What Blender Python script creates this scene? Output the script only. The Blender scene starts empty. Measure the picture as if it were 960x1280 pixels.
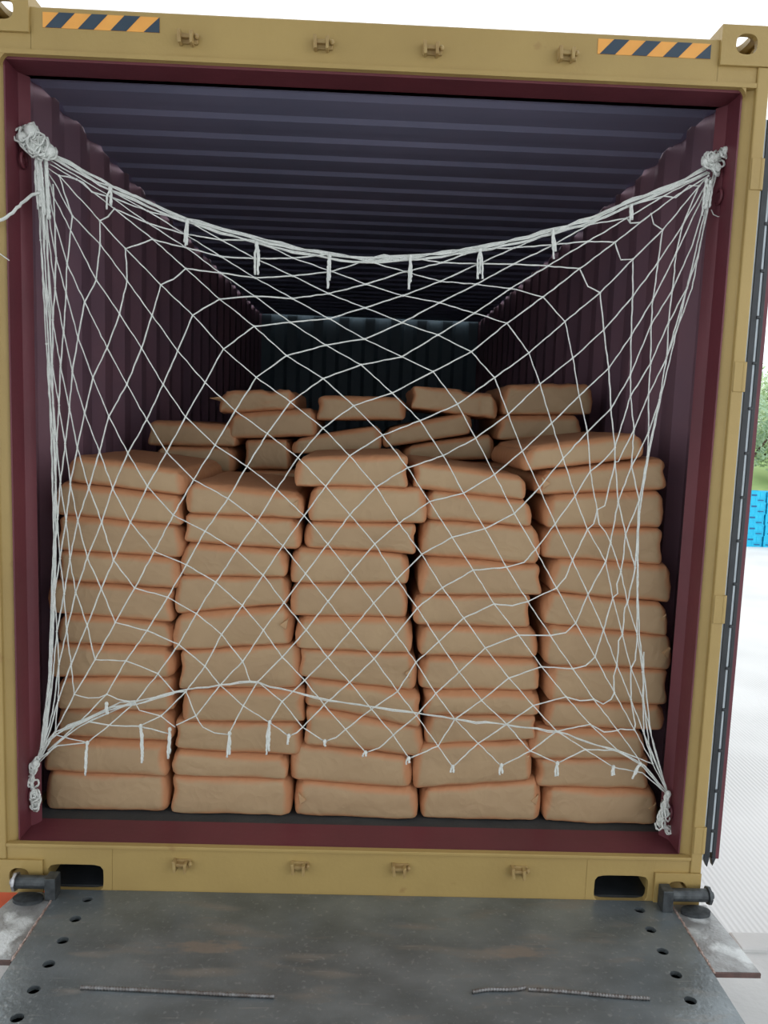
import bpy, math, random
import numpy as np
from mathutils import Vector, noise

random.seed(7)
scene = bpy.context.scene
col = scene.collection

# ---------------------------------------------------------------- camera
cam_data = bpy.data.cameras.new('camera')
cam_data.sensor_fit = 'VERTICAL'
cam_data.sensor_height = 36.0
cam_data.lens = 27.0
cam_data.clip_end = 500
cam = bpy.data.objects.new('camera', cam_data)
cam.location = (0.004, -2.5066, 1.636)
cam.rotation_euler = (1.4576, -0.0349, -0.0214)
col.objects.link(cam)
scene.camera = cam

# ---------------------------------------------------------------- sky and exposure
world = bpy.data.worlds.new('overcast_sky')
scene.world = world
world.use_nodes = True
bg = world.node_tree.nodes['Background']
bg.inputs['Color'].default_value = (0.93, 0.97, 1.0, 1)
bg.inputs['Strength'].default_value = 1.7
scene.view_settings.view_transform = 'Standard'
scene.view_settings.look = 'None'
scene.view_settings.exposure = 0.0
scene.view_settings.gamma = 1.0
scene.view_settings.use_curve_mapping = False

# ---------------------------------------------------------------- materials
def nodes_of(name, rough, metal=0.0, spec=0.5):
    m = bpy.data.materials.new(name)
    m.use_nodes = True
    nt = m.node_tree
    b = nt.nodes['Principled BSDF']
    b.inputs['Roughness'].default_value = rough
    b.inputs['Metallic'].default_value = metal
    b.inputs['Specular IOR Level'].default_value = spec
    return m, nt, b


def mat(name, c1, c2=None, rough=0.5, metal=0.0, scale=6.0, detail=4.0, bump=0.0, bscale=40.0,
        lo=0.35, hi=0.65, stretch=(1, 1, 1), c3=None, s3=2.0, t3=(0.6, 0.72), spec=0.5, r2=None):
    """noise blend of c1 and c2, optional patches of c3, optional bump"""
    m, nt, b = nodes_of(name, rough, metal, spec)
    N, Lk = nt.nodes, nt.links
    tc = N.new('ShaderNodeTexCoord')
    mp = N.new('ShaderNodeMapping')
    mp.inputs['Scale'].default_value = stretch
    Lk.new(tc.outputs['Object'], mp.inputs['Vector'])
    def noise_tex(s, d):
        n = N.new('ShaderNodeTexNoise')
        n.inputs['Scale'].default_value = s
        n.inputs['Detail'].default_value = d
        Lk.new(mp.outputs['Vector'], n.inputs['Vector'])
        return n
    def ramp(src, a, z):
        r = N.new('ShaderNodeMapRange')
        r.inputs['From Min'].default_value = a
        r.inputs['From Max'].default_value = z
        Lk.new(src, r.inputs['Value'])
        return r.outputs['Result']
    def mix(f, a, z):
        x = N.new('ShaderNodeMix')
        x.data_type = 'RGBA'
        Lk.new(f, x.inputs['Factor'])
        for sock, v in ((x.inputs['A'], a), (x.inputs['B'], z)):
            if isinstance(v, tuple): sock.default_value = v + (1,)
            else: Lk.new(v, sock)
        return x.outputs['Result']
    c = c1
    if c2:
        n = noise_tex(scale, detail)
        c = mix(ramp(n.outputs['Fac'], lo, hi), c1, c2)
    if c3:
        n = noise_tex(s3, 6)
        f = ramp(n.outputs['Fac'], t3[0], t3[1])
        c = mix(f, c, c3)
        if r2 is not None:
            rr = N.new('ShaderNodeMapRange')
            rr.inputs['To Min'].default_value = rough
            rr.inputs['To Max'].default_value = r2
            Lk.new(f, rr.inputs['Value'])
            Lk.new(rr.outputs['Result'], b.inputs['Roughness'])
    if isinstance(c, tuple): b.inputs['Base Color'].default_value = c + (1,)
    else: Lk.new(c, b.inputs['Base Color'])
    if bump:
        n = noise_tex(bscale, 5)
        bp = N.new('ShaderNodeBump')
        bp.inputs['Strength'].default_value = bump
        bp.inputs['Distance'].default_value = 0.01
        Lk.new(n.outputs['Fac'], bp.inputs['Height'])
        Lk.new(bp.outputs['Normal'], b.inputs['Normal'])
    return m


M = {}
def kraft_material():
    """paper sack: pale tan side panels, redder top, bottom and end panels, creased"""
    m, nt, b = nodes_of('kraft_paper', 0.58, 0, 0.3)
    N, Lk = nt.nodes, nt.links
    tc = N.new('ShaderNodeTexCoord')
    oi = N.new('ShaderNodeObjectInfo')
    ad = N.new('ShaderNodeVectorMath'); ad.operation = 'ADD'
    sc = N.new('ShaderNodeMath'); sc.operation = 'MULTIPLY'; sc.inputs[1].default_value = 37.0
    Lk.new(oi.outputs['Random'], sc.inputs[0])
    Lk.new(tc.outputs['Object'], ad.inputs[0]); Lk.new(sc.outputs['Value'], ad.inputs[1])
    def nz(s, d, dist=0.0):
        n = N.new('ShaderNodeTexNoise'); n.inputs['Scale'].default_value = s; n.inputs['Detail'].default_value = d
        n.inputs['Distortion'].default_value = dist
        Lk.new(ad.outputs['Vector'], n.inputs['Vector']); return n.outputs['Fac']
    def mix(f, a, z):
        x = N.new('ShaderNodeMix'); x.data_type = 'RGBA'; Lk.new(f, x.inputs['Factor'])
        for s_, v in ((x.inputs['A'], a), (x.inputs['B'], z)):
            if isinstance(v, tuple): s_.default_value = v + (1,)
            else: Lk.new(v, s_)
        return x.outputs['Result']
    def rng(src, a, z):
        r = N.new('ShaderNodeMapRange'); r.inputs['From Min'].default_value = a; r.inputs['From Max'].default_value = z
        Lk.new(src, r.inputs['Value']); return r.outputs['Result']
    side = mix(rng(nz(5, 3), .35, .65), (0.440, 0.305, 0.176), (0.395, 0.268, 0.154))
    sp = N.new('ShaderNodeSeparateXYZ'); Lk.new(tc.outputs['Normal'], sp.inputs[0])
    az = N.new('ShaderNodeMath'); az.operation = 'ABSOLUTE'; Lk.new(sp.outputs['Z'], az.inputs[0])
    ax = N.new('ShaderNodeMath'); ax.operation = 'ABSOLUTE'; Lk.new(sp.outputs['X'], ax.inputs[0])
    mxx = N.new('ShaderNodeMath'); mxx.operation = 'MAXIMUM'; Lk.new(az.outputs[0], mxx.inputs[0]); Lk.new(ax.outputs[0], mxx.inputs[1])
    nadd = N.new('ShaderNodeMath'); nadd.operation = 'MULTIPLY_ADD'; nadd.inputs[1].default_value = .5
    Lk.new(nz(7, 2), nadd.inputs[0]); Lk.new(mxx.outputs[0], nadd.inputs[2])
    c = mix(rng(nadd.outputs[0], .50, .85), side, (0.50, 0.235, 0.115))  # redder tint by normal paints in the warm bounce between sacks
    Lk.new(c, b.inputs['Base Color'])
    v = N.new('ShaderNodeTexVoronoi'); v.inputs['Scale'].default_value = 9.0; v.feature = 'F1'
    wv = N.new('ShaderNodeVectorMath'); wv.operation = 'ADD'
    n3 = N.new('ShaderNodeTexNoise'); n3.inputs['Scale'].default_value = 5; Lk.new(ad.outputs['Vector'], n3.inputs['Vector'])
    Lk.new(ad.outputs['Vector'], wv.inputs[0]); Lk.new(n3.outputs['Color'], wv.inputs[1]); Lk.new(wv.outputs['Vector'], v.inputs['Vector'])
    b1 = N.new('ShaderNodeBump'); b1.inputs['Strength'].default_value = .18; b1.inputs['Distance'].default_value = .02
    Lk.new(v.outputs['Distance'], b1.inputs['Height'])
    b2 = N.new('ShaderNodeBump'); b2.inputs['Strength'].default_value = .26; b2.inputs['Distance'].default_value = .012
    Lk.new(nz(16, 6, .6), b2.inputs['Height']); Lk.new(b1.outputs['Normal'], b2.inputs['Normal'])
    Lk.new(b2.outputs['Normal'], b.inputs['Normal'])
    return m


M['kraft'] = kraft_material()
M['kraft_fold'] = mat('kraft_paper_fold', (0.52, 0.34, 0.19), (0.45, 0.28, 0.15), rough=0.6, scale=9, bump=0.3, bscale=30, spec=0.25)
M['yellow'] = mat('yellow_paint', (0.43, 0.30, 0.105), (0.385, 0.265, 0.092), rough=0.5, scale=3, bump=0.12, bscale=60,
                  c3=(0.30, 0.17, 0.06), s3=9, t3=(0.70, 0.80))
M['yellow_metal'] = mat('yellow_paint_fittings', (0.42, 0.30, 0.12), (0.34, 0.22, 0.085), rough=0.5, scale=30, bump=0.1, bscale=80)
M['maroon'] = mat('maroon_paint', (0.150, 0.033, 0.045), (0.12, 0.028, 0.038), rough=0.5, scale=3, bump=0.1, bscale=50)
M['inner_wall'] = mat('maroon_lining_paint', (0.23, 0.12, 0.15), (0.18, 0.105, 0.14), rough=0.55, scale=2, bump=0.08, bscale=40)  # maroon lifted towards slate, haze veil put into the colour
M['ceiling_paint'] = mat('slate_violet_roof_paint', (0.25, 0.25, 0.37), (0.21, 0.22, 0.33), rough=0.5, scale=1.5, bump=0.05, bscale=30)  # bluish haze veil put into the roof colour
M['end_paint'] = mat('dark_slate_end_paint', (0.085, 0.125, 0.15), (0.07, 0.105, 0.13), rough=0.6, scale=1.5)  # bluish haze over the far end put into its colour
M['floor_wood'] = mat('blackened_plywood', (0.035, 0.042, 0.046), (0.05, 0.055, 0.058), rough=0.7, scale=8, bump=0.3, bscale=60)
M['rope'] = mat('white_rope', (0.86, 0.88, 0.84), (0.76, 0.79, 0.75), rough=0.8, scale=60, bump=0.6, bscale=350, spec=0.2)
M['rubber'] = mat('black_rubber', (0.018, 0.022, 0.026), (0.03, 0.034, 0.04), rough=0.45, scale=20)
M['strip'] = mat('pale_grey_strip', (0.60, 0.66, 0.70), (0.48, 0.54, 0.58), rough=0.45, scale=20)
M['dark_metal'] = mat('dark_pin_steel', (0.10, 0.11, 0.115), (0.05, 0.055, 0.06), rough=0.5, metal=0.6, scale=30, bump=0.2, bscale=80)
M['bolt_metal'] = mat('bright_bolt_steel', (0.45, 0.45, 0.46), (0.25, 0.25, 0.27), rough=0.35, metal=0.8, scale=40)
def plate_material():
    m, nt, b = nodes_of('worn_steel_plate', 0.3, 0.45, 0.6)
    N, Lk = nt.nodes, nt.links
    tc = N.new('ShaderNodeTexCoord')
    def mp(s, loc=(0, 0, 0), rot=0):
        x = N.new('ShaderNodeMapping'); x.inputs['Scale'].default_value = s; x.inputs['Location'].default_value = loc
        x.inputs['Rotation'].default_value = (0, 0, rot)
        Lk.new(tc.outputs['Object'], x.inputs['Vector']); return x.outputs['Vector']
    def nz(vec, s, d):
        n = N.new('ShaderNodeTexNoise'); n.inputs['Scale'].default_value = s; n.inputs['Detail'].default_value = d
        Lk.new(vec, n.inputs['Vector']); return n.outputs['Fac']
    def rng(src, a, z, lo=0.0, hi=1.0):
        r = N.new('ShaderNodeMapRange'); r.inputs['From Min'].default_value = a; r.inputs['From Max'].default_value = z
        r.inputs['To Min'].default_value = lo; r.inputs['To Max'].default_value = hi
        Lk.new(src, r.inputs['Value']); return r.outputs['Result']
    def mix(f, a, z):
        x = N.new('ShaderNodeMix'); x.data_type = 'RGBA'; Lk.new(f, x.inputs['Factor'])
        for s_, v in ((x.inputs['A'], a), (x.inputs['B'], z)):
            if isinstance(v, tuple): s_.default_value = v + (1,)
            else: Lk.new(v, s_)
        return x.outputs['Result']
    c = mix(rng(nz(mp((1, 1.6, 1)), 4, 6), .35, .65), (0.135, 0.155, 0.163), (0.215, 0.245, 0.26))
    scuff = rng(nz(mp((1.0, 4.0, 1), (3.1, 0.4, 0)), 3.2, 8), .56, .70, 0, .75)
    c = mix(scuff, c, (0.27, 0.245, 0.215))
    scr = rng(nz(mp((2.0, 60, 1), (.7, 0, 0), .05), 2.5, 3), .66, .74, 0, .6)
    c = mix(scr, c, (0.36, 0.35, 0.33))
    speck = rng(nz(mp((1, 1, 1)), 70, 4), .60, .72, 0, .45)
    c = mix(speck, c, (0.36, 0.38, 0.38))
    # two worn brown rub marks where pallets scrape
    for k, (px, py, sx, sy) in enumerate(((-.44, -.285, 4.8, 24), (.53, -.285, 6.5, 24))):
        v = mp((sx, sy, 1), (-px * sx, -py * sy, 0))
        L_ = N.new('ShaderNodeVectorMath'); L_.operation = 'LENGTH'; Lk.new(v, L_.inputs[0])
        nn = N.new('ShaderNodeMath'); nn.operation = 'MULTIPLY_ADD'; nn.inputs[1].default_value = 1.6
        Lk.new(nz(mp((1, 3, 1)), 18, 5), nn.inputs[0]); Lk.new(L_.outputs['Value'], nn.inputs[2])
        c = mix(rng(nn.outputs[0], 1.55, 1.15, 0, .7), c, (0.31, 0.265, 0.225))
    Lk.new(c, b.inputs['Base Color'])
    Lk.new(rng(scuff, 0, .75, .30, .55), b.inputs['Roughness'])
    bp = N.new('ShaderNodeBump'); bp.inputs['Strength'].default_value = .35; bp.inputs['Distance'].default_value = .004
    Lk.new(nz(mp((1, 1, 1)), 55, 6), bp.inputs['Height']); Lk.new(bp.outputs['Normal'], b.inputs['Normal'])
    return m
M['plate'] = plate_material()
M['wing'] = mat('scuffed_wing_steel', (0.21, 0.205, 0.20), (0.34, 0.35, 0.35), rough=0.4, metal=0.3, scale=14, bump=0.25, bscale=90,
                c3=(0.58, 0.60, 0.60), s3=9, t3=(0.54, 0.64), r2=0.5)
M['rust_edge'] = mat('rusty_cut_edge', (0.14, 0.08, 0.07), (0.09, 0.06, 0.055), rough=0.8, scale=30)
M['weld'] = mat('rusty_weld_bead', (0.50, 0.38, 0.34), (0.26, 0.18, 0.15), rough=0.6, metal=0.2, scale=60, bump=0.5, bscale=150)
M['rebar'] = mat('ribbed_bar_steel', (0.26, 0.26, 0.26), (0.14, 0.12, 0.11), rough=0.45, metal=0.6, scale=50)
M['orange_stripe'] = mat('orange_decal', (0.90, 0.42, 0.09), (0.82, 0.37, 0.08), rough=0.45, scale=12)
M['navy_stripe'] = mat('dark_navy_decal', (0.030, 0.055, 0.085), (0.04, 0.065, 0.095), rough=0.45, scale=12)
M['orange_paint'] = mat('orange_chassis_paint', (0.70, 0.12, 0.04), (0.55, 0.09, 0.03), rough=0.5, scale=8)
M['tyre'] = mat('tyre_rubber', (0.02, 0.02, 0.02), (0.03, 0.03, 0.03), rough=0.85, scale=20)
M['crate'] = mat('bright_blue_plastic', (0.01, 0.55, 0.80), (0.01, 0.46, 0.72), rough=0.4, scale=3)
M['crate_dark'] = mat('deep_blue_plastic', (0.01, 0.12, 0.30), (0.01, 0.10, 0.26), rough=0.5, scale=3)
M['leaf'] = mat('pale_green_leaf', (0.50, 0.62, 0.36), (0.38, 0.52, 0.28), rough=0.6, scale=1.5)
M['leaf_dark'] = mat('mid_green_leaf', (0.34, 0.48, 0.30), (0.26, 0.40, 0.24), rough=0.6, scale=1.5)
M['bark'] = mat('bark', (0.13, 0.09, 0.06), (0.08, 0.06, 0.04), rough=0.9, scale=10)
M['grass'] = mat('bank_grass', (0.38, 0.50, 0.20), (0.28, 0.42, 0.15), rough=0.9, scale=0.6, bump=0.4, bscale=8)
M['dock'] = mat('dock_concrete', (0.62, 0.62, 0.61), (0.52, 0.52, 0.51), rough=0.85, scale=3, bump=0.2, bscale=40,
                c3=(0.45, 0.42, 0.38), s3=1.3, t3=(0.62, 0.75))
M['canopy'] = mat('canopy_sheet', (0.42, 0.43, 0.44), (0.36, 0.37, 0.38), rough=0.6, scale=1.0)  # for the unseen roof that shades ramp and container


def yard_material():
    m, nt, b = nodes_of('ribbed_yard_concrete', 0.85)
    N, Lk = nt.nodes, nt.links
    tc = N.new('ShaderNodeTexCoord')
    w = N.new('ShaderNodeTexWave')
    w.bands_direction = 'X'
    w.inputs['Scale'].default_value = 9.0
    w.inputs['Distortion'].default_value = 0.3
    Lk.new(tc.outputs['Object'], w.inputs['Vector'])
    n = N.new('ShaderNodeTexNoise')
    n.inputs['Scale'].default_value = 0.7
    Lk.new(tc.outputs['Object'], n.inputs['Vector'])
    nr = N.new('ShaderNodeMapRange'); nr.inputs['From Min'].default_value = .42; nr.inputs['From Max'].default_value = .62
    mul = N.new('ShaderNodeMath'); mul.operation = 'MULTIPLY'
    Lk.new(w.outputs['Fac'], mul.inputs[0]); Lk.new(n.outputs['Fac'], nr.inputs['Value']); Lk.new(nr.outputs['Result'], mul.inputs[1])
    mx = N.new('ShaderNodeMix'); mx.data_type = 'RGBA'
    Lk.new(mul.outputs['Value'], mx.inputs['Factor'])
    mx.inputs['A'].default_value = (0.66, 0.66, 0.65, 1)
    mx.inputs['B'].default_value = (0.52, 0.52, 0.51, 1)
    Lk.new(mx.outputs['Result'], b.inputs['Base Color'])
    bp = N.new('ShaderNodeBump')
    bp.inputs['Distance'].default_value = 0.006
    bp.inputs['Strength'].default_value = 0.3
    Lk.new(w.outputs['Fac'], bp.inputs['Height'])
    Lk.new(bp.outputs['Normal'], b.inputs['Normal'])
    return m
M['yard'] = yard_material()


# ---------------------------------------------------------------- mesh helpers
class MB:
    def __init__(s): s.v = []; s.f = []; s.mi = []
    def add(s, vs, fs, mi=0):
        o = len(s.v)
        s.v += [tuple(p) for p in vs]
        s.f += [tuple(i + o for i in f) for f in fs]
        s.mi += [mi] * len(fs)
    def box(s, x0, x1, y0, y1, z0, z1, mi=0):
        s.add([(x0, y0, z0), (x1, y0, z0), (x1, y1, z0), (x0, y1, z0), (x0, y0, z1), (x1, y0, z1), (x1, y1, z1), (x0, y1, z1)],
              [(3, 2, 1, 0), (4, 5, 6, 7), (0, 1, 5, 4), (1, 2, 6, 5), (2, 3, 7, 6), (3, 0, 4, 7)], mi)
    def prism(s, poly, a0, a1, axis, mi=0):
        """poly: 2-D outline; axis: the extrusion axis; the outline lies in the other two, in x,y,z order"""
        def P(p, a):
            if axis == 'x': return (a, p[0], p[1])
            if axis == 'y': return (p[0], a, p[1])
            return (p[0], p[1], a)
        n = len(poly)
        s.add([P(p, a0) for p in poly] + [P(p, a1) for p in poly],
              [tuple(range(n)), tuple(range(2 * n - 1, n - 1, -1))] +
              [(i, i + n, (i + 1) % n + n, (i + 1) % n) for i in range(n)], mi)
    def holed(s, r0, r1, q0, q1, c, hr, t0, t1, axis, e=2.0, n=32, mi=0):
        """rectangular plate r0..r1 by q0..q1 with a rounded hole (centre c, half sizes hr, exponent e), thickness t0..t1 on axis"""
        an = [2 * math.pi * i / n for i in range(n)]
        for cr in ((r0, q0), (r1, q0), (r1, q1), (r0, q1)):
            an.append(math.atan2(cr[1] - c[1], cr[0] - c[0]) % (2 * math.pi))
        an = sorted(set(round(a, 6) for a in an))
        inn, out = [], []
        for a in an:
            dx, dy = math.cos(a), math.sin(a)
            r = (abs(dx / hr[0]) ** e + abs(dy / hr[1]) ** e) ** (-1 / e)
            inn.append((c[0] + r * dx, c[1] + r * dy))
            k = min([(r1 - c[0]) / dx if dx > 1e-9 else (r0 - c[0]) / dx if dx < -1e-9 else 1e9,
                     (q1 - c[1]) / dy if dy > 1e-9 else (q0 - c[1]) / dy if dy < -1e-9 else 1e9])
            out.append((c[0] + k * dx, c[1] + k * dy))
        def P(p, a):
            if axis == 'x': return (a, p[0], p[1])
            if axis == 'y': return (p[0], a, p[1])
            return (p[0], p[1], a)
        m = len(an)
        vs = [P(p, t0) for p in inn] + [P(p, t0) for p in out] + [P(p, t1) for p in inn] + [P(p, t1) for p in out]
        fs = []
        for i in range(m):
            j = (i + 1) % m
            fs += [(i, j, m + j, m + i), (2 * m + i, 3 * m + i, 3 * m + j, 2 * m + j),
                   (i, 2 * m + i, 2 * m + j, j), (m + i, m + j, 3 * m + j, 3 * m + i)]
        s.add(vs, fs, mi)
    def tube(s, pts, r, n=6, mi=0, caps=True):
        """r: number or list of radii"""
        pts = [Vector(p) for p in pts]
        L = len(pts)
        rr = r if isinstance(r, (list, tuple)) else [r] * L
        vs = []
        t = (pts[1] - pts[0]).normalized()
        up = Vector((0, 1, 0)) if abs(t.y) < 0.9 else Vector((0, 0, 1))
        u = t.cross(up).normalized()
        for i in range(L):
            d = (pts[min(i + 1, L - 1)] - pts[max(i - 1, 0)])
            if d.length < 1e-9: d = t.copy()
            d.normalize()
            u = (u - d * u.dot(d))
            if u.length < 1e-6: u = d.orthogonal()
            u.normalize()
            w = d.cross(u)
            for k in range(n):
                a = 2 * math.pi * k / n
                vs.append(pts[i] + (u * math.cos(a) + w * math.sin(a)) * rr[i])
        fs = [(i * n + k, i * n + (k + 1) % n, (i + 1) * n + (k + 1) % n, (i + 1) * n + k) for i in range(L - 1) for k in range(n)]
        if caps: fs += [tuple(range(n - 1, -1, -1)), tuple((L - 1) * n + k for k in range(n))]
        s.add(vs, fs, mi)
    def ball(s, c, r, n=6, sx=1, sy=1, sz=1, mi=0):
        vs = [(c[0], c[1], c[2] + r * sz)]
        for i in range(1, n // 2 + 1):
            th = math.pi * i / (n // 2 + 1)
            for k in range(n):
                a = 2 * math.pi * k / n
                vs.append((c[0] + r * sx * math.sin(th) * math.cos(a), c[1] + r * sy * math.sin(th) * math.sin(a), c[2] + r * sz * math.cos(th)))
        vs.append((c[0], c[1], c[2] - r * sz))
        R = n // 2
        fs = [(0, 1 + k, 1 + (k + 1) % n) for k in range(n)]
        for i in range(R - 1):
            fs += [(1 + i * n + k, 1 + (i + 1) * n + k, 1 + (i + 1) * n + (k + 1) % n, 1 + i * n + (k + 1) % n) for k in range(n)]
        e = len(vs) - 1
        fs += [(e, 1 + (R - 1) * n + (k + 1) % n, 1 + (R - 1) * n + k) for k in range(n)]
        s.add(vs, fs, mi)
    def mesh(s, name, mats, smooth=False):
        me = bpy.data.meshes.new(name)
        me.from_pydata(s.v, [], s.f)
        for m in (mats if isinstance(mats, (list, tuple)) else [mats]): me.materials.append(m)
        me.polygons.foreach_set('material_index', s.mi)
        if smooth: me.polygons.foreach_set('use_smooth', [True] * len(me.polygons))
        me.update()
        return me
    def build(s, name, mats, parent=None, smooth=False, bevel=0.0):
        o = bpy.data.objects.new(name, s.mesh(name, mats, smooth))
        col.objects.link(o)
        if parent: o.parent = parent
        if bevel:
            b = o.modifiers.new('bevel', 'BEVEL')
            b.width = bevel; b.segments = 2; b.limit_method = 'ANGLE'; b.angle_limit = math.radians(40)
        return o


def tag(o, label=None, cat=None, group=None, kind=None):
    if label: o['label'] = label
    if cat: o['category'] = cat
    if group: o['group'] = group
    if kind: o['kind'] = kind
    return o


def empty(name, loc=(0, 0, 0)):
    o = bpy.data.objects.new(name, None)
    o.empty_display_size = 0.1
    o.location = loc
    col.objects.link(o)
    return o


def arc(cx, cy, r, a0, a1, n=6):
    return [(cx + r * math.cos(math.radians(a0 + (a1 - a0) * i / n)), cy + r * math.sin(math.radians(a0 + (a1 - a0) * i / n))) for i in range(n + 1)]

# ---------------------------------------------------------------- ground, dock, bank, unseen shading roof
m = MB(); m.box(-40, 70, 0.1, 60, -1.35, -1.15)
tag(m.build('yard_ground', M['yard']), kind='structure')
m = MB(); m.box(-9, 8, -12, 0.1, -1.35, -0.2); m.box(-9, -1.4, 0.02, 0.12, -0.22, -0.185); m.box(1.4, 8, 0.02, 0.12, -0.22, -0.185)
tag(m.build('floor', M['dock'], bevel=0.01), kind='structure')
m = MB()
m.box(-5, 2.4, -11, -0.2, 4.6, 4.7)  # unseen roof, sized to cut sky light on ramp and container front
for k in range(6): m.box(-5, 2.4, -11 + k * 2.1, -10.85 + k * 2.1, 4.35, 4.6)
tag(m.build('ceiling', M['canopy']), kind='structure')
m = MB()
xs = np.linspace(-30, 70, 50); ys = [30, 32, 35, 39, 44, 50, 58]; hs = [-1.15, -0.7, 0.1, 0.9, 1.6, 2.1, 2.4]
vs = [(x, y + 0.8 * math.sin(x * .3), h + (0.35 * noise.noise(Vector((x * .2, y * .2, 0))) if j else 0)) for j, (y, h) in enumerate(zip(ys, hs)) for x in xs]
m.add(vs, [(j * 50 + i, j * 50 + i + 1, (j + 1) * 50 + i + 1, (j + 1) * 50 + i) for j in range(6) for i in range(49)])
tag(m.build('grass_bank', M['grass'], smooth=True), kind='structure')

# ---------------------------------------------------------------- container
cont = empty('shipping_container', (0, 0, 0))
tag(cont, 'yellow framed steel shipping container with its maroon interior loaded with paper sacks', 'shipping container')
LEN = 6.06
def mirror(sx, poly): return [(sx * p[0], p[1]) for p in poly]
for sx in (-1, 1):
    m = MB()
    m.prism(mirror(sx, [(1.219, -.010), (1.219, .16), (1.147, .16), (1.147, .022), (1.180, .006), (1.180, -.010)]), 0.118, 2.778, 'z')
    p = m.build('corner_post', M['yellow'], cont, bevel=0.004)
    m = MB(); m.box(*sorted((sx * 1.142, sx * 1.147)), 0.012, 0.17, 0.178, 2.722)
    m.prism(mirror(sx, [(1.142, .10), (1.142, .15), (1.118, .135)]), .178, 2.72, 'z')
    m.build('post_lining', M['maroon'], cont)
    # corrugated side wall
    m = MB(); pts = []
    y = 0.16
    while y < LEN - .02:
        for dy, d in ((0, 0), (.072, 0), (.140, .036), (.210, .036)):
            if y + dy < LEN: pts.append((y + dy, 1.172 + d))
        y += .278
    n = len(pts)
    vs = [(sx * x, y, 0.16) for y, x in pts] + [(sx * x, y, 2.80) for y, x in pts] + [(sx * (x + .003), y, 0.16) for y, x in pts] + [(sx * (x + .003), y, 2.80) for y, x in pts]
    fs = []
    for i in range(n - 1):
        fs += [(i, i + 1, n + i + 1, n + i), (2 * n + i, 3 * n + i, 3 * n + i + 1, 2 * n + i + 1), (n + i, n + i + 1, 3 * n + i + 1, 3 * n + i), (i, 2 * n + i, 2 * n + i + 1, i + 1)]
    m.add(vs, fs)
    m.build('side_wall', M['inner_wall'], cont)
    m = MB(); m.box(*sorted((sx * 1.150, sx * 1.219)), .16, LEN, 0.0, 0.165); m.build('bottom_rail', M['yellow'], cont)
    m = MB(); m.box(*sorted((sx * 1.172, sx * 1.219)), .16, LEN, 2.785, 2.86); m.build('top_rail', M['ceiling_paint'], cont)
# roof with cross corrugation
m = MB(); pts = []; y = 0.14
while y < LEN - .25:
    for dy, d in ((0, 0), (.08, 0), (.105, .013), (.185, .013)):
        pts.append((y + dy, 2.762 + d))
    y += .209
n = len(pts)
vs = [(x, y, z + t) for t in (0, .003) for x in (-1.17, 1.17) for y, z in pts]
fs = []
for i in range(n - 1):
    fs += [(i, n + i, n + i + 1, i + 1), (2 * n + i, 2 * n + i + 1, 3 * n + i + 1, 3 * n + i)]
m.add(vs, fs); m.build('roof', M['ceiling_paint'], cont)
# far end wall
m = MB(); pts = []; x = -1.17
while x < 1.17:
    for dx, d in ((0, 0), (.1, 0), (.14, .04), (.24, .04)): pts.append((min(x + dx, 1.17), LEN - .08 + d))
    x += .28
n = len(pts)
vs = [(x, y + t, z) for t in (0, .003) for z in (.16, 2.82) for x, y in pts]
fs = [(i, i + 1, n + i + 1, n + i) for i in range(n - 1)] + [(2 * n + i, 3 * n + i, 3 * n + i + 1, 2 * n + i + 1) for i in range(n - 1)]
m.add(vs, fs); m.box(-1.219, 1.219, LEN - .03, LEN, .0, 2.86); m.build('end_wall', M['end_paint'], cont)
m = MB(); m.box(-1.17, 1.17, .145, LEN - .06, .12, .178); m.build('container_floor', M['floor_wood'], cont)
# header
m = MB()
m.prism([(-.002, 2.728), (-.002, 2.853), (.004, 2.858), (.11, 2.858), (.11, 2.728)], -1.057, 1.057, 'x')
m.prism([(-.010, 2.716), (-.010, 2.730), (.11, 2.730), (.11, 2.716)], -1.18, 1.18, 'x')
m.prism([(-.002, 2.728), (-.002, 2.80), (.11, 2.80), (.11, 2.728)], -1.18, -1.055, 'x')
m.prism([(-.002, 2.728), (-.002, 2.80), (.11, 2.80), (.11, 2.728)], 1.055, 1.18, 'x')
for sx in (-1, 1):   # rounded inner corners of the opening
    a = [(1.148, 2.72)] + [(1.148 - .03 + .03 * math.cos(t), 2.72 - .03 + .03 * math.sin(t)) for t in [math.pi / 2 * k / 6 for k in range(7)]]
    m.prism([(sx * p[0], p[1]) for p in a], -.008, .02, 'y')
m.build('header_beam', M['yellow'], cont, bevel=0.003)
m = MB(); m.box(-1.147, 1.147, .012, .145, 2.708, 2.716); m.prism([(.145, 2.708), (.145, 2.815), (.12, 2.815), (.12, 2.708)], -1.147, 1.147, 'x'); m.build('header_lining', M['maroon'], cont)
# sill
m = MB()
zt = .172
m.box(-.853 + .03, .848 - .03, -.004, .02, .0, zt - .004)
m.holed(-1.057, -.823, .0, zt - .004, (-.948, .052), (.094, .048), -.004, .02, 'y', e=6, n=40)
m.holed(.818, 1.057, .0, zt - .004, (.943, .052), (.094, .048), -.004, .02, 'y', e=6, n=40)
m.box(-1.18, 1.18, -.012, .012, zt - .008, zt + .004)
m.box(-1.18, -1.055, -.004, .02, .116, zt - .004); m.box(1.055, 1.18, -.004, .02, .116, zt - .004)
m.build('sill_beam', M['yellow'], cont, bevel=0.003)
m = MB(); m.prism([(.012, .172), (.10, .1765), (.150, .181), (.150, .12), (.012, .12)], -1.147, 1.147, 'x'); m.build('sill_plate', M['maroon'], cont)
m = MB(); m.box(-1.14, 1.14, .14, .145, .0, .12); m.box(-1.14, 1.14, .02, .145, .0, .012); m.build('sill_pocket', M['rubber'], cont)  # black backing puts the recess shade behind the sill holes
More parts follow.
